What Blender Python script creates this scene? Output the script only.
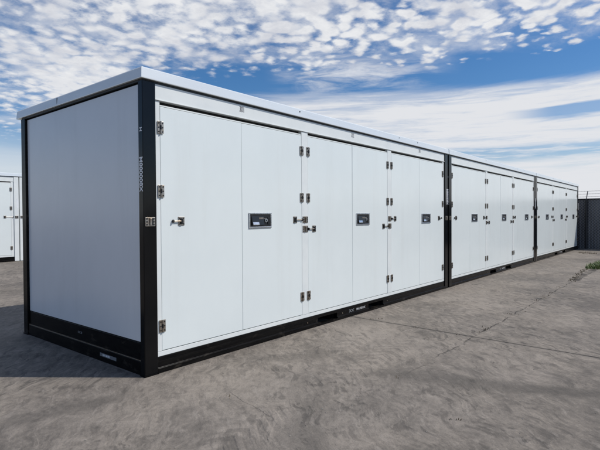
import bpy, bmesh, math, random
from mathutils import Vector, Matrix
R = math.radians
random.seed(7)
for o in list(bpy.data.objects):
    bpy.data.objects.remove(o)
S = bpy.context.scene
COL = S.collection

# ------------------------------------------------------------------ camera
def make_camera():
    yaw, pitch, roll = 0.8834, -0.01566, -0.00606
    f = Vector((math.sin(yaw) * math.cos(pitch), math.cos(yaw) * math.cos(pitch), math.sin(pitch)))
    r = Vector((math.cos(yaw), -math.sin(yaw), 0))
    u = r.cross(f)
    r2 = r * math.cos(roll) + u * math.sin(roll)
    u2 = -r * math.sin(roll) + u * math.cos(roll)
    cd = bpy.data.cameras.new('camera')
    cd.sensor_fit = 'HORIZONTAL'; cd.sensor_width = 36.0
    cd.lens = 36.0 * 477.83 / 600.0
    cd.clip_start = 0.05; cd.clip_end = 3000
    co = bpy.data.objects.new('camera', cd); COL.objects.link(co)
    m = Matrix((r2, u2, -f)).transposed().to_4x4()
    m.translation = Vector((-2.197, -3.45, 1.303))
    co.matrix_world = m
    S.camera = co
make_camera()

# ------------------------------------------------------------------ sun, sky, exposure
SUN_EL = R(45.8)
SUN_AZ = math.atan2(0.61, -0.79)            # clockwise from +Y
sdir = Vector((math.sin(SUN_AZ) * math.cos(SUN_EL), math.cos(SUN_AZ) * math.cos(SUN_EL), math.sin(SUN_EL)))
sl = bpy.data.lights.new('sun', 'SUN'); sl.energy = 3.7; sl.angle = R(0.55); sl.color = (1.0, 0.955, 0.90)
so = bpy.data.objects.new('sun', sl); COL.objects.link(so)
so.rotation_euler = sdir.to_track_quat('Z', 'Y').to_euler(); so.location = (8, -12, 14)
S.view_settings.view_transform = 'Standard'; S.view_settings.look = 'None'
S.view_settings.exposure = 0.0; S.view_settings.gamma = 1.0; S.view_settings.use_curve_mapping = False


class NT:
    """small helper that writes node maths"""
    def __init__(s, tree):
        s.t = tree
    def n(s, typ, **kw):
        nd = s.t.nodes.new(typ)
        for k, v in kw.items():
            setattr(nd, k, v)
        return nd
    def put(s, sock, v):
        if v is None:
            return
        if hasattr(v, 'is_output') or isinstance(v, bpy.types.NodeSocket):
            s.t.links.new(v, sock)
        else:
            sock.default_value = v
    def m(s, op, a, b=None, c=None, clamp=False):
        nd = s.n('ShaderNodeMath', operation=op); nd.use_clamp = clamp
        s.put(nd.inputs[0], a); s.put(nd.inputs[1], b); s.put(nd.inputs[2], c)
        return nd.outputs[0]
    def add(s, a, b): return s.m('ADD', a, b)
    def sub(s, a, b): return s.m('SUBTRACT', a, b)
    def mul(s, a, b): return s.m('MULTIPLY', a, b)
    def sstep(s, v, lo, hi, a=0.0, b=1.0):
        nd = s.n('ShaderNodeMapRange', interpolation_type='SMOOTHSTEP')
        s.put(nd.inputs[0], v); nd.inputs[1].default_value = lo; nd.inputs[2].default_value = hi
        nd.inputs[3].default_value = a; nd.inputs[4].default_value = b
        return nd.outputs[0]
    def xyz(s, x, y, z=0.0):
        nd = s.n('ShaderNodeCombineXYZ')
        s.put(nd.inputs[0], x); s.put(nd.inputs[1], y); s.put(nd.inputs[2], z)
        return nd.outputs[0]
    def noise(s, vec, scale, detail=4, rough=0.55, dist=0.0, lac=2.0):
        nd = s.n('ShaderNodeTexNoise')
        s.put(nd.inputs['Vector'], vec)
        nd.inputs['Scale'].default_value = scale; nd.inputs['Detail'].default_value = detail
        nd.inputs['Roughness'].default_value = rough; nd.inputs['Distortion'].default_value = dist
        nd.inputs['Lacunarity'].default_value = lac
        return nd.outputs[0]
    def mixc(s, f, a, b, blend='MIX'):
        nd = s.n('ShaderNodeMix', data_type='RGBA', blend_type=blend)
        s.put(nd.inputs[0], f); s.put(nd.inputs[6], a); s.put(nd.inputs[7], b)
        return nd.outputs[2]


def make_world():
    w = bpy.data.worlds.new('World'); S.world = w; w.use_nodes = True
    t = w.node_tree; t.nodes.clear(); k = NT(t)
    STR = 0.10
    sky = k.n('ShaderNodeTexSky', sky_type='NISHITA', sun_disc=False)
    sky.sun_elevation = SUN_EL; sky.sun_rotation = SUN_AZ
    sky.altitude = 100; sky.air_density = 1.0; sky.dust_density = 0.6; sky.ozone_density = 2.6
    hs = k.n('ShaderNodeHueSaturation'); hs.inputs['Saturation'].default_value = 1.30; hs.inputs['Value'].default_value = 0.93
    t.links.new(sky.outputs[0], hs.inputs['Color'])
    tc = k.n('ShaderNodeTexCoord'); d = tc.outputs['Generated']
    sp = k.n('ShaderNodeSeparateXYZ'); t.links.new(d, sp.inputs[0])
    x, y, z = sp.outputs
    el = k.mul(k.m('ARCSINE', z), 57.2958)
    az = k.mul(k.m('ARCTAN2', x, y), 57.2958)
    zz = k.add(k.m('MAXIMUM', z, 0.0), 0.10)
    p = k.xyz(k.m('DIVIDE', x, zz), k.m('DIVIDE', y, zz))
    # wobble for band edges
    wob = k.mul(k.sub(k.noise(k.xyz(k.mul(az, 0.09), k.mul(el, 0.25)), 1.0, 5, 0.6), 0.5), 6.0)
    el1 = k.add(el, wob)
    # --- altocumulus sheet (upper sky, lower down on the left)
    edge = k.sstep(az, 22.0, 39.0, 8.0, 16.6)
    cover = k.sstep(k.sub(el1, edge), -1.0, 4.6)
    leftthin = k.sstep(az, 17.0, 34.0, 0.12, -0.02)
    big = k.noise(p, 0.9, 2, 0.5)
    right_break = k.sstep(az, 56.0, 84.0, 0.0, 0.06)
    puffn = k.noise(p, 9.5, 7, 0.66, 0.1)
    vor = k.n('ShaderNodeTexVoronoi', feature='SMOOTH_F1'); vor.inputs['Scale'].default_value = 14.5; vor.inputs['Smoothness'].default_value = 0.6
    vw = k.n('ShaderNodeVectorMath', operation='ADD')
    wn = k.n('ShaderNodeTexNoise'); wn.inputs['Scale'].default_value = 9.0; wn.inputs['Detail'].default_value = 4
    t.links.new(p, wn.inputs['Vector'])
    ws = k.n('ShaderNodeVectorMath', operation='SCALE'); ws.inputs['Scale'].default_value = 0.12
    t.links.new(wn.outputs['Color'], ws.inputs[0]); t.links.new(p, vw.inputs[0]); t.links.new(ws.outputs[0], vw.inputs[1])
    t.links.new(vw.outputs[0], vor.inputs['Vector'])
    cell = k.sub(0.56, k.mul(vor.outputs['Distance'], 0.75))
    v = k.add(k.mul(puffn, 0.70), k.mul(k.sub(cell, 0.30), k.sstep(az, 40.0, 66.0, 0.55, 1.05)))
    v = k.add(v, 0.19)
    v = k.add(v, k.mul(k.sub(big, 0.5), 0.55))
    v = k.sub(v, leftthin); v = k.sub(v, right_break)
    v = k.add(v, k.mul(k.sub(cover, 1.0), 0.30))
    puffs = k.sstep(v, 0.22, 0.52)
    open_sky = k.add(0.28, k.mul(k.mul(k.mul(k.sstep(az, -20.0, 4.0), k.sstep(az, 128.0, 104.0)), k.sstep(el, 48.0, 30.0)), 0.72))   # unseen cloud behind and overhead thinned to keep cast shadows dark
    veil = k.mul(k.sstep(cover, 0.15, 0.7), k.sstep(k.noise(p, 3.2, 6, 0.65, 0.4), 0.36, 0.68, 0.05, 0.55))
    puffs = k.sub(1.0, k.mul(k.sub(1.0, puffs), k.sub(1.0, veil)))
    puffs = k.mul(k.mul(puffs, k.sstep(cover, 0.0, 0.25)), open_sky)
    # --- thin trailing wisps under the sheet
    st = k.noise(k.xyz(k.mul(az, 0.11), k.mul(el, 0.75)), 1.0, 6, 0.62, 0.6)
    wz = k.mul(k.sstep(el1, 12.5, 16.5), k.sstep(el1, 20.0, 16.5))
    wz = k.mul(wz, k.mul(k.sstep(az, 46.0, 54.0), k.sstep(az, 70.0, 60.0)))
    wisps = k.mul(k.sstep(st, 0.36, 0.66, 0.0, 0.75), wz)
    # --- stratus bank low on the right
    st2 = k.noise(k.xyz(k.mul(az, 0.045), k.mul(el, 0.55), 3.1), 1.0, 6, 0.58, 0.5)
    el2 = k.add(el, k.mul(k.sub(st2, 0.5), 3.4))
    bank = k.mul(k.mul(k.sstep(el2, 14.6, 13.0), k.sstep(az, 36.0, 50.0)), k.sstep(az, 128.0, 104.0))
    slit = k.mul(k.mul(k.sstep(el2, 5.4, 6.4), k.sstep(el2, 8.3, 7.3)), k.sstep(az, 62.0, 69.0))
    slit2 = k.mul(k.mul(k.sstep(el2, 10.2, 10.8), k.sstep(el2, 12.0, 11.4)), k.sstep(az, 73.0, 79.0, 0.0, 0.8))
    tex = k.sstep(k.add(k.mul(st2, 0.5), k.mul(k.noise(k.xyz(k.mul(az, 0.12), k.mul(el, 1.5), 7.7), 1.0, 6, 0.66, 0.4), 0.5)), 0.34, 0.54, 0.50, 1.0)
    slit = k.mul(slit, k.sstep(k.noise(k.xyz(k.mul(az, 0.2), k.mul(el, 2.2), 9.0), 1.0, 5, 0.6), 0.64, 0.42, 0.25, 1.0))
    bank = k.mul(k.mul(bank, tex), k.mul(k.sub(1.0, k.mul(slit, 0.75)), k.sub(1.0, slit2)))
    # --- horizon whitening
    hor = k.sstep(el2, 7.5, 0.5, 0.0, 0.85)
    hor = k.m('MAXIMUM', hor, k.mul(k.sstep(az, 36.0, 22.0), k.sstep(el2, 11.0, 4.0, 0.0, 0.72)))
    hor = k.mul(hor, k.sub(1.0, k.mul(slit, 0.8)))
    a = k.sub(1.0, k.mul(k.mul(k.sub(1.0, puffs), k.sub(1.0, wisps)), k.mul(k.sub(1.0, bank), k.sub(1.0, hor))))
    a = k.mul(a, k.sstep(z, -0.02, 0.0))
    # cloud colour: bright heads, lilac-grey thick parts
    shade = k.add(k.mul(puffn, 0.7), k.mul(k.noise(p, 2.3, 4, 0.6), 0.5))
    thick = k.sstep(shade, 0.48, 0.78)
    cc = k.mixc(thick, (8.3, 8.4, 8.6, 1), (6.3, 6.5, 7.1, 1))
    low = k.sstep(el, 15.5, 13.5)
    cc = k.mixc(low, cc, (7.6, 7.75, 8.1, 1))
    blue = k.mixc(1.0, hs.outputs[0], (0.92, 1.0, 1.10, 1), 'MULTIPLY')
    col = k.mixc(a, blue, cc)
    bg = k.n('ShaderNodeBackground'); bg.inputs['Strength'].default_value = STR
    t.links.new(col, bg.inputs['Color'])
    out = k.n('ShaderNodeOutputWorld'); t.links.new(bg.outputs[0], out.inputs['Surface'])
make_world()

# ------------------------------------------------------------------ materials
def mat(name, col, rough=0.5, metal=0.0, spec=0.5, coat=0.0):
    m = bpy.data.materials.new(name); m.use_nodes = True
    b = m.node_tree.nodes['Principled BSDF']
    b.inputs['Base Color'].default_value = (*col, 1); b.inputs['Roughness'].default_value = rough
    b.inputs['Metallic'].default_value = metal; b.inputs['Specular IOR Level'].default_value = spec
    b.inputs['Coat Weight'].default_value = coat; b.inputs['Coat Roughness'].default_value = 0.06
    return m, NT(m.node_tree), b

def varied(name, c1, c2, rough, scale=3.0, metal=0.0, spec=0.5, coat=0.0, bump=0.0, bscale=2.0, rvar=0.08, stretch=(1, 1, 1)):
    m, k, b = mat(name, c1, rough, metal, spec, coat)
    tc = k.n('ShaderNodeTexCoord'); mp = k.n('ShaderNodeMapping'); mp.inputs['Scale'].default_value = stretch
    k.t.links.new(tc.outputs['Object'], mp.inputs[0]); v = mp.outputs[0]
    n = k.noise(v, scale, 6, 0.6)
    k.put(b.inputs['Base Color'], k.mixc(k.sstep(n, 0.35, 0.7), (*c1, 1), (*c2, 1)))
    k.put(b.inputs['Roughness'], k.add(rough - rvar / 2, k.mul(k.noise(v, scale * 2.7, 5), rvar)))
    if bump:
        bp = k.n('ShaderNodeBump'); bp.inputs['Strength'].default_value = 1.0; bp.inputs['Distance'].default_value = bump
        k.put(bp.inputs['Height'], k.noise(v, bscale, 2, 0.4)); k.put(b.inputs['Normal'], bp.outputs[0])
    return m

M_WHITE = varied('white_paint', (0.705, 0.755, 0.745), (0.68, 0.73, 0.722), 0.20, 1.4, bump=0.004, bscale=1.1)
def weather(m, dust, lo, hi, amt, scale, stretch):
    """a thin film of dust: rain runs or splashes with outlines of their own"""
    k = NT(m.node_tree); b = m.node_tree.nodes['Principled BSDF']
    src = b.inputs['Base Color'].links[0].from_socket
    tc = k.n('ShaderNodeTexCoord'); mp = k.n('ShaderNodeMapping'); mp.inputs['Scale'].default_value = stretch
    k.t.links.new(tc.outputs['Object'], mp.inputs[0])
    f = k.mul(k.sstep(k.noise(mp.outputs[0], scale, 6, 0.68), lo, hi), amt)
    k.put(b.inputs['Base Color'], k.mixc(f, src, (*dust, 1)))
weather(M_WHITE, (0.50, 0.49, 0.45), 0.50, 0.74, 0.10, 1.0, (5.0, 5.0, 0.35))
M_TRIM = varied('white_trim', (0.715, 0.745, 0.73), (0.665, 0.70, 0.69), 0.32, 4.0)
M_WALL = varied('end_wall_paint', (0.69, 0.72, 0.75), (0.66, 0.69, 0.72), 0.24, 1.2, bump=0.004, bscale=1.3)
M_CAP = varied('roof_sheet', (0.72, 0.76, 0.77), (0.66, 0.70, 0.72), 0.26, 2.0, metal=0.15, stretch=(0.4, 1, 4))
M_BLACK = varied('black_paint', (0.003, 0.0034, 0.0042), (0.005, 0.005, 0.0055), 0.14, 3.0, spec=0.24, rvar=0.05)
M_RAIL = varied('rail_paint', (0.0035, 0.0035, 0.004), (0.009, 0.0085, 0.008), 0.22, 5.0, spec=0.09, stretch=(0.6, 1, 6))
weather(M_WALL, (0.42, 0.42, 0.42), 0.50, 0.74, 0.10, 1.0, (4.0, 4.0, 0.4))
weather(M_RAIL, (0.085, 0.072, 0.058), 0.56, 0.70, 0.25, 5.0, (1.0, 1.0, 2.5))
M_DARK = mat('dark_gap', (0.008, 0.008, 0.009), 0.7)[0]
M_JOINTSHADE = mat('joint_shade_black', (0.010, 0.011, 0.012), 0.5)[0]  # black for the shade painted under the roof cap and for the cap joint
M_STEEL = varied('zinc_steel', (0.44, 0.40, 0.35), (0.32, 0.25, 0.18), 0.38, 40.0, metal=0.95)
M_CHROME = varied('chrome', (0.74, 0.74, 0.74), (0.60, 0.60, 0.60), 0.27, 30.0, metal=1.0)
M_PAN = mat('black_pan', (0.012, 0.012, 0.013), 0.3)[0]
M_LETTER = mat('white_letter', (0.80, 0.82, 0.84), 0.5)[0]
M_GREYLET = mat('grey_letter', (0.16, 0.17, 0.18), 0.5)[0]
M_MIDLET = mat('faded_letter', (0.30, 0.31, 0.32), 0.5)[0]
M_FAINT = mat('worn_letter', (0.40, 0.41, 0.42), 0.6)[0]
M_DARKLET = mat('dark_letter', (0.12, 0.12, 0.13), 0.5)[0]
M_SLAT = varied('fence_slat', (0.050, 0.054, 0.064), (0.095, 0.10, 0.11), 0.6, 3.0, stretch=(1, 1, 0.3))
def chain_link(m):
    k = NT(m.node_tree); b = m.node_tree.nodes['Principled BSDF']
    src = b.inputs['Base Color'].links[0].from_socket
    tc = k.n('ShaderNodeTexCoord'); sp = k.n('ShaderNodeSeparateXYZ'); k.t.links.new(tc.outputs['Object'], sp.inputs[0])
    w = []
    for sg in (1, -1):
        q = k.m('FRACT', k.mul(k.add(sp.outputs[1], k.mul(sp.outputs[2], sg)), 9.0))
        w.append(k.sstep(k.m('ABSOLUTE', k.sub(q, 0.5)), 0.10, 0.05))
    k.put(b.inputs['Base Color'], k.mixc(k.mul(k.m('MAXIMUM', w[0], w[1]), 0.7), src, (0.26, 0.265, 0.27, 1)))
chain_link(M_SLAT)
M_POST = mat('fence_post', (0.028, 0.030, 0.034), 0.5, 0.3)[0]
M_WIRE = mat('wire', (0.10, 0.10, 0.11), 0.5, 0.6)[0]

# ------------------------------------------------------------------ mesh helpers
class MB:
    """collects shapes into ONE mesh object with material slots"""
    def __init__(s):
        s.b = bmesh.new(); s.mats = []
    def mi(s, m):
        if m not in s.mats: s.mats.append(m)
        return s.mats.index(m)
    def _merge(s, b2, m):
        i = s.mi(m)
        for f in b2.faces: f.material_index = i
        me = bpy.data.meshes.new('tmp'); b2.to_mesh(me); b2.free()
        s.b.from_mesh(me); bpy.data.meshes.remove(me)
    def box(s, x0, x1, y0, y1, z0, z1, m, bev=0.0):
        b = bmesh.new(); bmesh.ops.create_cube(b, size=1.0)
        for v in b.verts:
            v.co = Vector((x0 + (v.co.x + .5) * (x1 - x0), y0 + (v.co.y + .5) * (y1 - y0), z0 + (v.co.z + .5) * (z1 - z0)))
        if bev: bmesh.ops.bevel(b, geom=b.edges[:], offset=bev, segments=2, affect='EDGES', profile=0.5)
        s._merge(b, m); return s
    def prism(s, prof, axis, a0, a1, m, bev=0.0):
        """closed profile; axis 'x': profile (y,z); 'y': (x,z); 'z': (x,y)"""
        def P(u, v, a):
            return {'x': (a, u, v), 'y': (u, a, v), 'z': (u, v, a)}[axis]
        b = bmesh.new()
        A = [b.verts.new(P(u, v, a0)) for u, v in prof]; B = [b.verts.new(P(u, v, a1)) for u, v in prof]
        n = len(prof)
        for i in range(n): b.faces.new((A[i], A[(i + 1) % n], B[(i + 1) % n], B[i]))
        b.faces.new(A[::-1]); b.faces.new(B)
        bmesh.ops.recalc_face_normals(b, faces=b.faces[:])
        if bev: bmesh.ops.bevel(b, geom=b.edges[:], offset=bev, segments=1, affect='EDGES')
        s._merge(b, m); return s
    def cyl(s, p0, p1, r, m, n=12, r2=None):
        p0, p1 = Vector(p0), Vector(p1); d = p1 - p0
        b = bmesh.new(); bmesh.ops.create_cone(b, cap_ends=True, segments=n, radius1=r, radius2=r if r2 is None else r2, depth=d.length)
        b.transform(Matrix.Translation((p0 + p1) / 2) @ d.to_track_quat('Z', 'Y').to_matrix().to_4x4())
        s._merge(b, m); return s
    def obj(s, name, parent=None, smooth=False):
        me = bpy.data.meshes.new(name); s.b.to_mesh(me); s.b.free()
        for m in s.mats: me.materials.append(m)
        if smooth:
            for p in me.polygons: p.use_smooth = True
        o = bpy.data.objects.new(name, me); COL.objects.link(o)
        if parent: o.parent = parent
        return o

def text_mesh(txt, size, m, mw, name, parent, align='CENTER', depth=0.0006, sx=1.0):
    cu = bpy.data.curves.new(name, 'FONT'); cu.body = txt; cu.size = size; cu.extrude = depth
    cu.align_x = align; cu.align_y = 'CENTER'; cu.offset = size * 0.02
    tmp = bpy.data.objects.new('tmp_text', cu); COL.objects.link(tmp)
    dg = bpy.context.evaluated_depsgraph_get()
    me = bpy.data.meshes.new_from_object(tmp.evaluated_get(dg)); me.name = name
    bpy.data.objects.remove(tmp); bpy.data.curves.remove(cu)
    me.transform(mw @ Matrix.Diagonal((sx, 1, 1, 1)))
    me.materials.clear(); me.materials.append(m)
    o = bpy.data.objects.new(name, me); COL.objects.link(o); o.parent = parent
    return o

def basis(xa, ya, loc):
    xa, ya = Vector(xa), Vector(ya); m = Matrix((xa, ya, xa.cross(ya))).transposed().to_4x4(); m.translation = Vector(loc); return m

def thing(name, label, cat, loc=(0, 0, 0), group=None):
    o = bpy.data.objects.new(name, None); COL.objects.link(o); o.location = loc
    o.empty_display_size = 0.3
    tag(o, label, cat, group); return o
def tag(o, label=None, cat=None, group=None, kind=None):
    if label: o['label'] = label
    if cat: o['category'] = cat
    if group: o['group'] = group
    if kind: o['kind'] = kind
    return o
def copy_tree(o, parent=None):
    c = o.copy(); COL.objects.link(c); c.parent = parent
    for ch in list(o.children): copy_tree(ch, c)
    return c

# ------------------------------------------------------------------ ground
def make_ground():
    m, k, b = mat('yard_concrete', (0.2, 0.19, 0.18), 0.8, spec=0.12)
    tc = k.n('ShaderNodeTexCoord'); o = tc.outputs['Object']
    sp = k.n('ShaderNodeSeparateXYZ'); k.t.links.new(o, sp.inputs[0]); X, Y = sp.outputs[0], sp.outputs[1]
    # swirling smears of dried mud
    w1 = k.noise(o, 1.1, 3, 0.5); w2 = k.noise(k.xyz(Y, X, 5.0), 1.1, 3, 0.5)
    ux = k.add(X, k.mul(k.sub(w1, 0.5), 0.42)); uy = k.add(Y, k.mul(k.sub(w2, 0.5), 0.42))
    w3 = k.noise(o, 3.6, 2, 0.5); w4 = k.noise(k.xyz(Y, X, 2.0), 3.6, 2, 0.5)
    ux = k.add(ux, k.mul(k.sub(w3, 0.5), 0.13)); uy = k.add(uy, k.mul(k.sub(w4, 0.5), 0.13))
    # strokes lie along a direction turned ~40 degrees from the row
    c, s = math.cos(R(-46)), math.sin(R(-46))
    ra = k.sub(k.mul(ux, c), k.mul(uy, s)); rb = k.add(k.mul(ux, s), k.mul(uy, c))
    stroke = k.noise(k.xyz(k.mul(ra, 4.2), k.mul(rb, 11.0)), 1.0, 7, 0.68, 0.1)
    stroke2 = k.noise(k.xyz(k.mul(ra, 14.0), k.mul(rb, 32.0), 4.0), 1.0, 6, 0.72, 0.1)
    patch = k.noise(o, 0.55, 5, 0.6, 0.1)
    patch2 = k.noise(k.xyz(k.mul(X, 1.3), k.mul(Y, 2.0), 8.0), 1.0, 5, 0.62, 0.2)
    grain = k.noise(o, 90.0, 4, 0.7)
    fleck = k.noise(o, 24.0, 5, 0.7)
    # tyre tracks with chevron treads
    def track(x0, y0, slope, halfw, seed):
        cy = k.add(y0, k.mul(k.sub(X, x0), slope))
        off = k.add(k.sub(Y, cy), k.mul(k.sub(w1, 0.5), 0.35))
        ab = k.m('ABSOLUTE', off)
        band = k.sstep(ab, halfw, halfw * 0.55)
        ph = k.mul(k.add(k.add(X, k.mul(ab, 0.9)), k.mul(k.sub(w2, 0.5), 0.12)), 2 * math.pi / 0.13)
        ch = k.add(0.5, k.mul(k.m('SINE', ph), 0.5))
        ch = k.sstep(ch, 0.25, 0.75)
        fade = k.sstep(k.noise(k.xyz(k.mul(X, 0.9), k.mul(Y, 0.9), seed), 1.0, 3, 0.5), 0.40, 0.60)
        return k.mul(k.mul(band, fade), ch), k.mul(band, fade)
    t1, b1 = track(0.57, -1.15, 0.30, 0.19, 2.0)
    t2, b2 = track(-0.6, -0.72, 0.22, 0.22, 6.0)
    t3, b3 = track(1.2, -2.6, 0.12, 0.20, 12.0)
    t4, b4 = track(6.0, -1.0, 0.05, 0.22, 21.0)
    tr = k.m('MAXIMUM', k.m('MAXIMUM', t1, k.mul(t2, 0.5)), k.m('MAXIMUM', k.mul(t3, 0.6), t4))
    tone = k.add(k.add(k.mul(stroke, 0.50), k.mul(k.noise(o, 5.5, 8, 0.74), 0.34)), k.mul(stroke2, 0.26))
    tone = k.add(tone, k.mul(patch, 0.62)); tone = k.add(tone, k.mul(patch2, 0.26))
    tone = k.add(k.sub(tone, 0.35), k.mul(fleck, 0.30)); tone = k.add(tone, k.mul(k.sub(tr, 0.35), 0.075))
    f = k.sstep(tone, 0.56, 0.98)
    colr = k.mixc(f, (0.130, 0.115, 0.099, 1), (0.310, 0.272, 0.230, 1))
    warm = k.sstep(k.noise(o, 0.9, 3, 0.5), 0.42, 0.62)
    colr = k.mixc(k.mul(warm, 0.35), colr, k.mixc(f, (0.128, 0.111, 0.092, 1), (0.310, 0.268, 0.217, 1)))
    # short crisp dabs, gathered in drifts
    drift = k.sstep(k.noise(k.xyz(k.mul(X, 0.8), k.mul(Y, 0.8), 31.0), 1.0, 4, 0.6), 0.40, 0.62)
    dab = k.sstep(k.noise(k.xyz(k.mul(ra, 4.6), k.mul(rb, 13.0), 17.0), 1.0, 6, 0.62), 0.53, 0.62)
    colr = k.mixc(k.mul(k.mul(dab, k.add(0.40, k.mul(drift, 0.60))), 0.62), colr, (0.078, 0.070, 0.062, 1))
    lite = k.sstep(k.noise(k.xyz(k.mul(ra, 5.2), k.mul(rb, 17.0), 23.0), 1.0, 6, 0.62), 0.55, 0.66)
    colr = k.mixc(k.mul(lite, 0.36), colr, (0.375, 0.332, 0.284, 1))
    # dark tar-like streaks
    dk = k.sstep(k.noise(k.xyz(k.mul(ra, 3.2), k.mul(rb, 8.0), 11.0), 1.0, 7, 0.74, 0.2), 0.56, 0.655)
    colr = k.mixc(k.mul(k.mul(dk, drift), 0.72), colr, (0.064, 0.059, 0.053, 1))
    colr = k.mixc(k.sstep(grain, 0.38, 0.66, 0.0, 0.26), colr, (0.10, 0.095, 0.09, 1))
    # old stains: a dragged streak across the slab and spills beside the joint and along the tyre line
    def stain(x0, y0, x1, y1, wid, amt, col):
        dx, dy = x1 - x0, y1 - y0; ln_ = math.hypot(dx, dy); dx, dy = dx / ln_, dy / ln_
        px, py = k.sub(ux, x0), k.sub(uy, y0)
        along = k.add(k.mul(px, dx), k.mul(py, dy)); across = k.m('ABSOLUTE', k.sub(k.mul(px, dy), k.mul(py, dx)))
        e = k.mul(k.sstep(across, wid, wid * 0.2), k.mul(k.sstep(along, -0.3, 0.2), k.sstep(along, ln_ + 0.3, ln_ - 0.2)))
        return k.mixc(k.mul(k.mul(e, k.sstep(k.add(k.mul(stroke, 0.5), k.mul(patch2, 0.5)), 0.38, 0.58, 0.25, 1.0)), amt), col, (0.060, 0.056, 0.051, 1))
    colr = stain(1.3, -1.5, 2.1, -3.6, 0.20, 0.55, colr)
    colr = stain(2.7, -0.15, 3.3, -0.30, 0.28, 0.45, colr)
    colr = stain(-0.2, -1.9, 0.9, -1.0, 0.22, 0.42, colr)
    colr = stain(0.9, -0.25, 1.5, -0.75, 0.20, 0.40, colr)
    colr = stain(-1.1, -0.1, -0.3, -0.15, 0.16, 0.40, colr)
    # saw-cut joints
    wig = k.mul(k.sub(k.noise(o, 3.0, 5, 0.7), 0.5), 0.05)
    wig2 = k.mul(k.sub(k.noise(o, 2.2, 6, 0.7), 0.5), 0.16)
    j1 = k.m('ABSOLUTE', k.sub(k.add(X, k.mul(wig, 0.25)), k.add(3.06, k.mul(Y, 0.055))))
    l1 = k.sstep(j1, 0.014, 0.006)
    j2 = k.m('ABSOLUTE', k.add(k.add(Y, wig2), 1.62))
    crk = k.sstep(k.noise(o, 2.4, 4, 0.6), 0.40, 0.56)
    j2 = k.sub(j2, k.mul(k.mul(k.sstep(X, 8.2, 9.0), k.noise(o, 5.0, 4, 0.7)), 0.13))
    l2 = k.mul(k.mul(k.sstep(j2, 0.012, 0.003), k.add(0.12, k.mul(crk, 0.75))), k.sstep(X, 0.8, 3.2, 0.10, 1.0))
    j3 = k.m('ABSOLUTE', k.sub(k.add(X, wig), 14.2)); l3 = k.sstep(j3, 0.014, 0.004)
    j4 = k.m('ABSOLUTE', k.sub(k.add(X, k.mul(wig2, 0.8)), k.add(0.19, k.mul(k.add(Y, 0.85), 0.26))))
    l4 = k.mul(k.sstep(j4, 0.007, 0.002, 0.0, 0.35), k.mul(k.sstep(Y, -1.4, -1.3), k.sstep(Y, -0.72, -0.84)))
    ln = k.m('MAXIMUM', k.m('MAXIMUM', l1, l2), k.m('MAXIMUM', l3, l4))
    colr = k.mixc(k.mul(k.sstep(j1, 0.09, 0.0), 0.25), colr, (0.08, 0.076, 0.072, 1))
    colr = k.mixc(k.mul(ln, 0.85), colr, (0.022, 0.020, 0.018, 1))
    k.put(b.inputs['Base Color'], colr)
    k.put(b.inputs['Roughness'], k.sstep(tone, 0.5, 1.0, 0.62, 0.85))
    h = k.add(k.mul(tone, 0.010), k.mul(tr, 0.0025)); h = k.add(h, k.mul(grain, 0.002)); h = k.sub(h, k.mul(ln, 0.006))
    bp = k.n('ShaderNodeBump'); bp.inputs['Strength'].default_value = 0.9; bp.inputs['Distance'].default_value = 1.0
    k.put(bp.inputs['Height'], h); k.put(b.inputs['Normal'], bp.outputs[0])
    g = bmesh.new(); gx = [-900, -100, -20, 0, 20, 100, 900]; gy = [-900, -100, -20, 0, 5] + [5 + 0.3 * i for i in range(1, 20)] + [11, 30, 100, 900]
    rows = []
    for y in gy:                                        # the yard rises a hand's breadth towards the row behind
        q = min(1, max(0, (y - 5) / 6)); rows.append([g.verts.new((x, y, 0.09 * q * q * (3 - 2 * q))) for x in gx])
    for r0, r1 in zip(rows, rows[1:]):
        for i in range(len(gx) - 1): g.faces.new((r0[i], r0[i + 1], r1[i + 1], r1[i]))
    me = bpy.data.meshes.new('ground'); g.to_mesh(me); g.free(); me.materials.append(m)
    ob = bpy.data.objects.new('ground', me); COL.objects.link(ob); tag(ob, kind='structure')
make_ground()

# ------------------------------------------------------------------ storage containers
L, W, H, TOP = 6.26, 2.44, 2.443, 2.535
PW = 0.125
D0 = [0.180, 2.180, 4.180]                    # left edge of each doorway
DW = 1.88
ZD0, ZD1 = 0.182, 2.244

def hinge(door, x, z, side):
    """butt hinge across the gap at x; side=+1 when the door lies to the right"""
    h = MB(); y = 0.017
    h.box(x - 0.030, x - 0.006, y - 0.007, y - 0.001, z - 0.052, z + 0.052, M_STEEL, 0.0015)
    h.box(x + 0.006, x + 0.030, y - 0.007, y - 0.001, z - 0.052, z + 0.052, M_STEEL, 0.0015)
    for i in range(3):
        h.cyl((x, y - 0.010, z - 0.052 + i * 0.035), (x, y - 0.010, z - 0.019 + i * 0.035), 0.0075, M_STEEL if i != 1 else M_PAN, 10)
    for dx in (-0.019, 0.019):
        for dz in (-0.036, 0.0, 0.036):
            h.cyl((x + dx, y - 0.0065, z + dz), (x + dx, y - 0.0105, z + dz), 0.0058, M_PAN, 8)
    h.obj('hinge', door)

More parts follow.
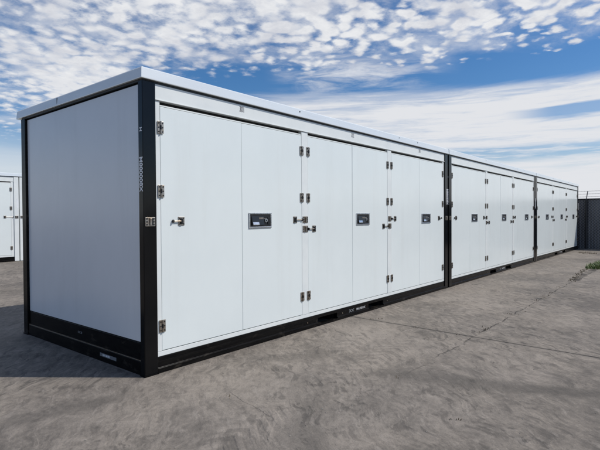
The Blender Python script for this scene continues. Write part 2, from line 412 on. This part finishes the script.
def paddle(door, x, z):
    h = MB(); y = 0.020; w, hh = 0.335, 0.160
    t = 0.016
    h.box(x, x + w, y - 0.010, y - 0.0005, z - hh / 2, z - hh / 2 + t, M_CHROME, 0.003)
    h.box(x, x + w, y - 0.010, y - 0.0005, z + hh / 2 - t, z + hh / 2, M_CHROME, 0.003)
    h.box(x, x + t, y - 0.010, y - 0.0005, z - hh / 2 + t, z + hh / 2 - t, M_CHROME, 0.003)
    h.box(x + w - t, x + w, y - 0.010, y - 0.0005, z - hh / 2 + t, z + hh / 2 - t, M_CHROME, 0.003)
    h.box(x + t, x + w - t, y - 0.004, y - 0.0005, z - hh / 2 + t, z + hh / 2 - t, M_PAN)
    h.prism([(y - 0.004, z - 0.050), (y - 0.018, z - 0.048), (y - 0.007, z + 0.042), (y - 0.004, z + 0.042)], 'x', x + 0.040, x + 0.215, M_PAN, 0.001)
    h.prism([(y - 0.0185, z - 0.048), (y - 0.024, z - 0.043), (y - 0.016, z - 0.018), (y - 0.0135, z - 0.018)], 'x', x + 0.048, x + 0.135, M_CHROME)
    h.cyl((x + 0.245, y - 0.004, z), (x + 0.245, y - 0.016, z), 0.020, M_CHROME, 16)
    h.cyl((x + 0.245, y - 0.016, z), (x + 0.245, y - 0.0185, z), 0.009, M_PAN, 12)
    h.box(x + 0.275, x + 0.300, y - 0.011, y - 0.004, z - 0.040, z + 0.030, M_PAN, 0.002)
    h.box(x + 0.140, x + 0.205, y - 0.012, y - 0.008, z + 0.012, z + 0.028, M_STEEL, 0.001)
    h.obj('handle', door)

def hook(door, x, z, reach):
    """catch plate on the door with a short peg reaching towards the jamb (reach = signed length)"""
    h = MB(); y = 0.020
    h.box(x - 0.032, x + 0.032, y - 0.006, y - 0.0005, z - 0.038, z + 0.038, M_STEEL, 0.0015)
    h.box(x - 0.012, x + 0.012, y - 0.020, y - 0.006, z - 0.026, z + 0.026, M_PAN, 0.003)
    for dx in (-0.022, 0.022):
        for dz in (-0.025, 0.025): h.cyl((x + dx, y - 0.005, z + dz), (x + dx, y - 0.009, z + dz), 0.006, M_PAN, 8)
    h.cyl((x, y - 0.013, z), (x + reach, y - 0.013, z), 0.0055, M_STEEL, 8)
    h.cyl((x + reach * 0.93, y - 0.013, z), (x + reach, y - 0.013, z), 0.015, M_PAN, 10)
    h.obj('latch', door)

def keeper(x, z, parent, y):
    h = MB()
    h.box(x - 0.046, x + 0.046, y - 0.006, y - 0.0005, z - 0.038, z + 0.038, M_STEEL, 0.0015)
    h.box(x - 0.008, x + 0.008, y - 0.018, y - 0.006, z - 0.030, z + 0.030, M_STEEL, 0.002)
    for dx in (-0.032, 0.032):
        for dz in (-0.024, 0.0, 0.024): h.cyl((x + dx, y - 0.005, z + dz), (x + dx, y - 0.009, z + dz), 0.007, M_PAN, 8)
    h.box(x + 0.012, x + 0.026, y - 0.012, y - 0.006, z - 0.030, z + 0.030, M_PAN, 0.001)
    h.obj('keeper', parent)

def make_container(postmat, label, loc, group):
    c = thing('storage_container', label, 'container', loc, group)
    # corner posts
    posts = []
    for (x0, x1, y0, y1) in ((0, PW, 0, 0.066), (L - PW, L, 0, 0.066), (0, PW, W - 0.11, W), (L - PW, L, W - 0.11, W)):
        b = MB(); b.box(x0, x1, y0, y1, 0.0, H - 0.012, postmat if y0 == 0 or postmat is not M_BLACK else M_RAIL, 0.006)
        fy = -0.006 if y0 == 0 else y0 - 0.002
        b.box(x0 - 0.004, x1 + 0.004, fy, y1 + 0.004, 0.0, 0.014, M_RAIL)
        posts.append(b.obj('corner_post', c))
    keeper(0.060, 1.276, posts[0], 0.0); keeper(L - 0.060, 1.276, posts[1], 0.0)
    # front rail with two fork pockets
    b = MB(); yf = 0.014
    px = [(2.35, 2.75), (3.51, 3.91)]
    b.box(PW, L - PW, yf, 0.066, 0.098, 0.134, M_RAIL, 0.003)
    segs = [(PW, px[0][0]), (px[0][1], px[1][0]), (px[1][1], L - PW)]
    for a, e in segs:
        b.prism([(yf, 0.099), (yf, 0.046), (0.002, 0.043), (0.002, 0.0), (0.066, 0.0), (0.066, 0.099)], 'x', a, e, M_RAIL, 0.002)
    for a, e in px:
        b.box(a, e, 0.003, 0.066, 0.0, 0.028, M_RAIL)
        b.box(a - 0.01, a - 0.002, 0.066, 0.40, 0.0, 0.099, M_DARK); b.box(e + 0.002, e + 0.01, 0.066, 0.40, 0.0, 0.099, M_DARK)
        b.box(a - 0.01, e + 0.01, 0.40, 0.41, 0.0, 0.12, M_DARK); b.box(a, e, 0.067, 0.40, 0.101, 0.108, M_DARK)
        for q in (a - 0.20, e + 0.12):
            b.cyl((q, yf + 0.001, 0.072), (q, yf - 0.004, 0.072), 0.008, M_STEEL, 8)
    fr = b.obj('bottom_rail', c)
    B = MB(); B.box(PW, L - PW, W - 0.07, W - 0.006, 0.0, 0.134, M_RAIL, 0.003); B.obj('bottom_rail', c)
    for (xa, xb, s) in ((0.008, 0.066, 1), (L - 0.066, L - 0.008, -1)):
        b = MB(); b.box(xa, xb, 0.068, W - 0.112, 0.0, 0.118, M_RAIL, 0.004)
        xi = (0.018, 0.066) if s > 0 else (L - 0.066, L - 0.018)
        b.box(*xi, 0.068, W - 0.112, 0.124, 0.268, M_RAIL, 0.003)
        xo = (0.012, 0.06) if s > 0 else (L - 0.06, L - 0.012)
        b.box(*xo, 0.068, W - 0.112, 0.1185, 0.1238, M_STEEL)
        e = b.obj('bottom_rail', c)
        # end wall panel
        b = MB(); xw = (0.024, 0.060) if s > 0 else (L - 0.060, L - 0.024)
        b.box(*xw, 0.070, W - 0.114, 0.272, H - 0.030, M_WALL, 0.004); b.obj('end_wall', c)
        if s > 0:
            b = MB(); b.box(0.0055, 0.0085, 0.46, 0.74, 0.048, 0.078, M_GREYLET, 0.0008)
            pl = b.obj('data_plate', e)
            text_mesh('MAX GROSS', 0.022, M_LETTER, basis((0, -1, 0), (0, 0, 1), (0.0048, 0.63, 0.063)), 'lettering', e)
            text_mesh('8 X 20', 0.030, M_GREYLET, basis((0, -1, 0), (0, 0, 1), (0.0168, 1.14, 0.20)), 'lettering', e)
    b = MB(); b.box(PW + 0.002, L - PW - 0.002, W - 0.055, W - 0.02, 0.138, H - 0.030, M_WALL, 0.004); b.obj('rear_wall', c)
    # front: added dark board that paints shade into the gaps, sill, jambs, header
    b = MB(); b.box(PW - 0.01, L - PW + 0.01, 0.068, 0.085, 0.12, H - 0.02, M_DARK); b.obj('gap_shade_board', c)
    b = MB(); b.box(PW + 0.002, L - PW - 0.002, 0.020, 0.066, 0.1365, 0.176, M_TRIM, 0.002); b.obj('sill', c)
    for xa, xb in ((PW + 0.002, 0.1765), (L - 0.1975, L - PW - 0.002)):
        b = MB(); b.box(xa, xb, 0.020, 0.066, 0.178, 2.290, M_TRIM, 0.002); b.obj('jamb', c)
    muls = []
    for i in (0, 1):
        xa = D0[i] + DW + 0.003; xb = D0[i + 1] - 0.003
        b = MB(); b.box(xa, xb, 0.018, 0.066, 0.178, 2.290, M_TRIM, 0.002); muls.append(b.obj('mullion', c))
    hd = MB(); hd.box(PW + 0.002, L - PW - 0.002, 0.014, 0.066, 2.3005, H - 0.018, M_TRIM, 0.002)
    hd.box(PW + 0.002, L - PW - 0.002, 0.008, 0.066, 2.292, 2.2995, M_TRIM, 0.001); hd = hd.obj('header', c)
    for i in range(3):                                  # light strip under the dark slot
        b = MB(); b.box(D0[i] + 0.002, D0[i] + DW - 0.002, 0.026, 0.066, 2.249, 2.260, M_TRIM, 0.001); b.obj('head_strip', c)
    # black strip standing for gap and cast shadow + roof cap with sloping fascia
    b = MB(); b.box(0.006, L - 0.006, 0.010, W - 0.006, H - 0.0175, H - 0.001, M_JOINTSHADE); b.obj('roof_gap_shade', c)
    b = bmesh.new(); o_, i_ = 0.014, 0.006; yb = 0.085
    ring = lambda z, e, eb: [b.verts.new(p) for p in ((-e, -e, z), (L + e, -e, z), (L + e, W + eb, z), (-e, W + eb, z))]
    r0 = ring(H, o_, yb); r1 = ring(H + 0.006, o_ + 0.001, yb); r2 = ring(TOP - 0.010, i_ + 0.004, yb - 0.01); r3 = ring(TOP, i_ - 0.004, yb - 0.018)
    for a, e in ((r0, r1), (r1, r2), (r2, r3)):
        for q in range(4): b.faces.new((a[q], a[(q + 1) % 4], e[(q + 1) % 4], e[q]))
    b.faces.new(r0[::-1]); b.faces.new(r3)
    mb = MB(); mb._merge(b, M_CAP)
    for q in (2.0, 4.37, 5.0): mb.cyl((q, -0.015, 2.500), (q, -0.002, 2.500), 0.008, M_PAN, 8)
    mb.box(-0.0145, 0.0, 1.497, 1.503, 2.462, 2.522, M_JOINTSHADE)
    mb.obj('roof_cap', c)
    # doors
    doors = []
    for i in range(3):
        for s in (0, 1):
            xa = D0[i] + s * (DW / 2 + 0.0025) ; xb = xa + DW / 2 - 0.0025
            b = MB()
            b.box(xa, xb, 0.020, 0.056, ZD0, ZD1, M_WHITE, 0.003)
            # each leaf hangs a hair differently
            tz, tx = random.uniform(-.0022, .0022), random.uniform(-.003, .003)
            for vv in b.b.verts: vv.co.y += (vv.co.z - 1.2) * tz + (vv.co.x - (xa + xb) / 2) * tx
            d = b.obj('door', c); doors.append(d)
            hx = D0[i] - 0.0015 if s == 0 else D0[i] + DW + 0.0015
            for z in (2.068, 1.532, 0.392): hinge(d, hx, z, 1 if s == 0 else -1)
            if s == 1: paddle(d, xa + 0.088, 1.276)
    # catches: upper / lower pairs on each mullion, single ones at the posts
    hook(doors[0], 0.385, 1.278, -0.095)
    hook(doors[1], 1.940, 1.278, 0.125); keeper(2.122, 1.278, muls[0], 0.018)
    hook(doors[2], 2.290, 1.170, -0.120); keeper(2.122, 1.170, muls[0], 0.018)
    hook(doors[3], 3.940, 1.170, 0.125); keeper(4.122, 1.170, muls[1], 0.018)
    hook(doors[4], 4.290, 1.278, -0.120); keeper(4.122, 1.278, muls[1], 0.018)
    hook(doors[5], 5.900, 1.278, 0.095 if postmat is M_BLACK else 0.22)
    # writing
    text_mesh('M880008X', 0.062, M_LETTER, basis((0, 0, -1), (0, -1, 0), (-0.0008, 0.030, 1.665)), 'serial_number', posts[0], sx=1.03)
    text_mesh('M880008X', 0.062, M_LETTER, basis((0, 0, -1), (1, 0, 0), (L - 0.038, -0.0008, 1.665)), 'serial_number', posts[1], sx=1.03)
    text_mesh('H', 0.05, M_LETTER, basis((0, 0, -1), (0, -1, 0), (-0.0008, 0.030, 2.03)), 'lettering', posts[0])
    text_mesh('MAXBOX', 0.040, M_FAINT, basis((1, 0, 0), (0, 0, 1), (3.31, yf - 0.001, 0.073)), 'lettering', fr, sx=1.3)
    text_mesh('XX', 0.052, M_GREYLET, basis((1, 0, 0), (0, 0, 1), (3.08, yf - 0.001, 0.073)), 'lettering', fr, sx=1.6)
    return c, hd, fr

near, near_header, near_rail = make_container(M_BLACK, 'nearest white storage container with its shaded end wall and serial number on the corner post', (0, 0, 0), 'white storage containers in the long row')
row_label = {1: 'white container in the middle of the long row, between the nearest and the farthest',
             2: 'farthest white container of the long row, its end against the dark fence'}
for i in (1, 2):
    q = copy_tree(near); q.location = (6.317 * i, 0, 0); q['label'] = row_label[i]
    if i == 2: q.scale.x = 1.05
for i, tx in enumerate(('301', '302', '303')):
    text_mesh(tx, 0.076, M_DARKLET if i == 0 else M_MIDLET, basis((1, 0, 0), (0, 0, 1), (D0[i] + DW / 2 + 0.005, 0.0132, 2.378)), 'unit_number', near_header, sx=0.62)

bg, _, _ = make_container(M_TRIM, 'background white container at the left edge, one latch and hinges in view', (3.33 - L, 11.6, 0.09), 'white containers in the row behind')
q = copy_tree(bg); q.location = (3.355, 11.6, 0.09)
q['label'] = 'background white container, a sliver just left of the near rear corner post'

# ------------------------------------------------------------------ perimeter fence
def make_fence():
    XF = 19.56; y0, y1 = -30.0, 16.0; HT = 1.95
    f = thing('privacy_fence', 'tall dark slatted fence topped with barbed wire beyond the far end of the row', 'fence', (XF, 0, 0))
    b = bmesh.new(); n = int((y1 - y0) / 0.05)
    prof = []
    for i in range(n + 1):
        y = y0 + i * (y1 - y0) / n
        prof.append((0.012 if (i // 1) % 2 else -0.006, y))
    back = [(0.030 if x > 0 else 0.012, y) for x, y in prof][::-1]
    A = [b.verts.new((x, y, 0.0)) for x, y in prof + back]; T = [b.verts.new((x, y, HT)) for x, y in prof + back]
    k = len(A)
    for i in range(k): b.faces.new((A[i], A[(i + 1) % k], T[(i + 1) % k], T[i]))
    for i in range(n):
        j = k - 1 - i
        b.faces.new((T[i], T[i + 1], T[j - 1], T[j])); b.faces.new((A[i], A[j], A[j - 1], A[i + 1]))
    bmesh.ops.recalc_face_normals(b, faces=b.faces[:])
    m = MB(); m._merge(b, M_SLAT); m.obj('slat_screen', f)
    m = MB(); m.cyl((-0.03, y0, HT + 0.012), (-0.03, y1, HT + 0.012), 0.021, M_POST, 10); m.obj('top_rail', f)
    ys = [-0.22 + 3.0 * j for j in range(-9, 6)]
    tips = {}
    for y in ys:
        m = MB(); m.cyl((-0.045, y, 0.0), (-0.045, y, HT + 0.02), 0.038, M_POST, 12)
        m.cyl((-0.045, y, HT), (0.30, y, HT + 0.33), 0.017, M_POST, 8); m.obj('post', f)
    for q in (0.25, 0.6, 0.95):
        x = -0.045 + 0.345 * q; z = HT + 0.33 * q + 0.02
        m = MB(); m.cyl((x, y0, z), (x, y1, z), 0.0045, M_WIRE, 6)
        for j in range(300):
            yy = -14.5 + j * 0.1 + random.uniform(-0.01, 0.01)
            m.cyl((x - 0.012, yy - 0.01, z - 0.014), (x + 0.012, yy + 0.01, z + 0.014), 0.0022, M_WIRE, 4)
        m.obj('barbed_wire', f)
make_fence()

# ------------------------------------------------------------------ weeds
def leafmat(name, c1, c2):
    m, k, b = mat(name, c1, 0.6)
    tc = k.n('ShaderNodeTexCoord')
    k.put(b.inputs['Base Color'], k.mixc(k.sstep(k.noise(tc.outputs['Object'], 9.0, 4), 0.38, 0.62), (*c1, 1), (*c2, 1)))
    return m
M_GREEN = leafmat('weed_green', (0.055, 0.105, 0.022), (0.13, 0.17, 0.045))
M_DRY = leafmat('weed_dry', (0.075, 0.055, 0.03), (0.17, 0.13, 0.075))
M_STONE = varied('grit', (0.30, 0.28, 0.25), (0.14, 0.13, 0.12), 0.9, 12.0)

def blades(b, cx, cy, n, rad, hmin, hmax, mi, w=0.006):
    for _ in range(n):
        a = random.uniform(0, 6.283); r = rad * math.sqrt(random.random())
        x, y = cx + r * math.cos(a), cy + r * math.sin(a); h = random.uniform(hmin, hmax)
        d = random.uniform(0, 6.283); lean = random.uniform(0.15, 0.9) * h
        sx, sy = -math.sin(d) * w, math.cos(d) * w
        pts = []
        for q in (0, 0.45, 0.8):
            px, py, pz = x + math.cos(d) * lean * q * q, y + math.sin(d) * lean * q * q, h * q * (1.15 - 0.3 * q)
            s = 1 - 0.6 * q
            pts.append((b.verts.new((px - sx * s, py - sy * s, pz)), b.verts.new((px + sx * s, py + sy * s, pz))))
        tip = b.verts.new((x + math.cos(d) * lean, y + math.sin(d) * lean, h * 0.85))
        for q in (0, 1):
            f = b.faces.new((pts[q][0], pts[q][1], pts[q + 1][1], pts[q + 1][0])); f.material_index = mi
        f = b.faces.new((pts[2][0], pts[2][1], tip)); f.material_index = mi

def weed_obj(name, fill):
    b = bmesh.new(); fill(b)
    me = bpy.data.meshes.new(name); b.to_mesh(me); b.free()
    me.materials.append(M_GREEN); me.materials.append(M_DRY)
    o = bpy.data.objects.new(name, me); COL.objects.link(o); return o

def big(b):
    for i in range(16):
        q = i / 15
        blades(b, 11.45 + 2.4 * q + random.uniform(-.1, .1), -1.56 - 0.24 * q + random.uniform(-.08, .08), 95, 0.17, 0.04, 0.14, 0, 0.007)
    for i in range(10):
        blades(b, 11.7 + 2.2 * random.random(), -1.66 + random.uniform(-.15, .15), 12, 0.15, 0.04, 0.14, 1)
o = weed_obj('weed_clump', big); tag(o, 'green clump of weeds growing from the ground joint at the right edge', 'weeds')

def sprigs(b):
    x = 8.6
    while x < 11.2:
        blades(b, x, -1.60 + random.uniform(-.04, .04) + 0.16 * (x - 8.6) / 2.6, random.randint(2, 9), 0.06, 0.01, 0.03, 1, 0.008); x += random.uniform(0.04, 0.14)
    for _ in range(16):
        x = random.uniform(2.7, 8.6); blades(b, x, -1.62 + random.uniform(-.05, .05), random.randint(2, 6), 0.05, 0.01, 0.035, 1, 0.004)
    for (x, y) in ((3.10, -0.30), (3.17, -0.36), (2.99, -0.95), (2.97, -1.45), (1.30, -1.62), (0.78, -2.28), (0.15, -0.85)):
        blades(b, x, y, 6, 0.04, 0.008, 0.022, 1, 0.003)
o = weed_obj('weed_sprigs', sprigs); tag(o, 'thin dry sprigs growing along the cracks in the concrete', 'weeds', kind='stuff')

def dry(b):
    for (x, y, n) in ((17.0, -0.55, 40), (16.7, -0.75, 40), (17.3, -1.25, 60), (17.0, -1.45, 60), (17.2, -1.7, 40)):
        blades(b, x, y, n, 0.22, 0.02, 0.07, 1, 0.008)
o = weed_obj('dry_weeds', dry); tag(o, 'low dry weeds on the concrete in front of the fence', 'weeds', kind='stuff')

# loose grit on the slab
def grit():
    b = bmesh.new()
    for _ in range(900):
        x = random.uniform(-1.6, 9); y = random.uniform(-3.4, -0.05)
        if random.random() < 0.35: y = -1.62 + random.gauss(0, 0.08)
        if random.random() < 0.5: x = random.uniform(0.0, 7); y = -0.012 - abs(random.gauss(0, 0.05))
        r = random.uniform(0.0015, 0.005)
        b2 = bmesh.new(); bmesh.ops.create_icosphere(b2, subdivisions=1, radius=r)
        for v in b2.verts: v.co *= random.uniform(0.7, 1.2)
        b2.transform(Matrix.Translation((x, y, r * 0.5)) @ Matrix.Diagonal((1.3, 0.9, 0.6, 1)))
        me = bpy.data.meshes.new('t'); b2.to_mesh(me); b2.free(); b.from_mesh(me); bpy.data.meshes.remove(me)
    me = bpy.data.meshes.new('grit'); b.to_mesh(me); b.free(); me.materials.append(M_STONE)
    o = bpy.data.objects.new('grit', me); COL.objects.link(o); tag(o, 'loose grit scattered over the concrete yard', 'grit', kind='stuff')
grit()
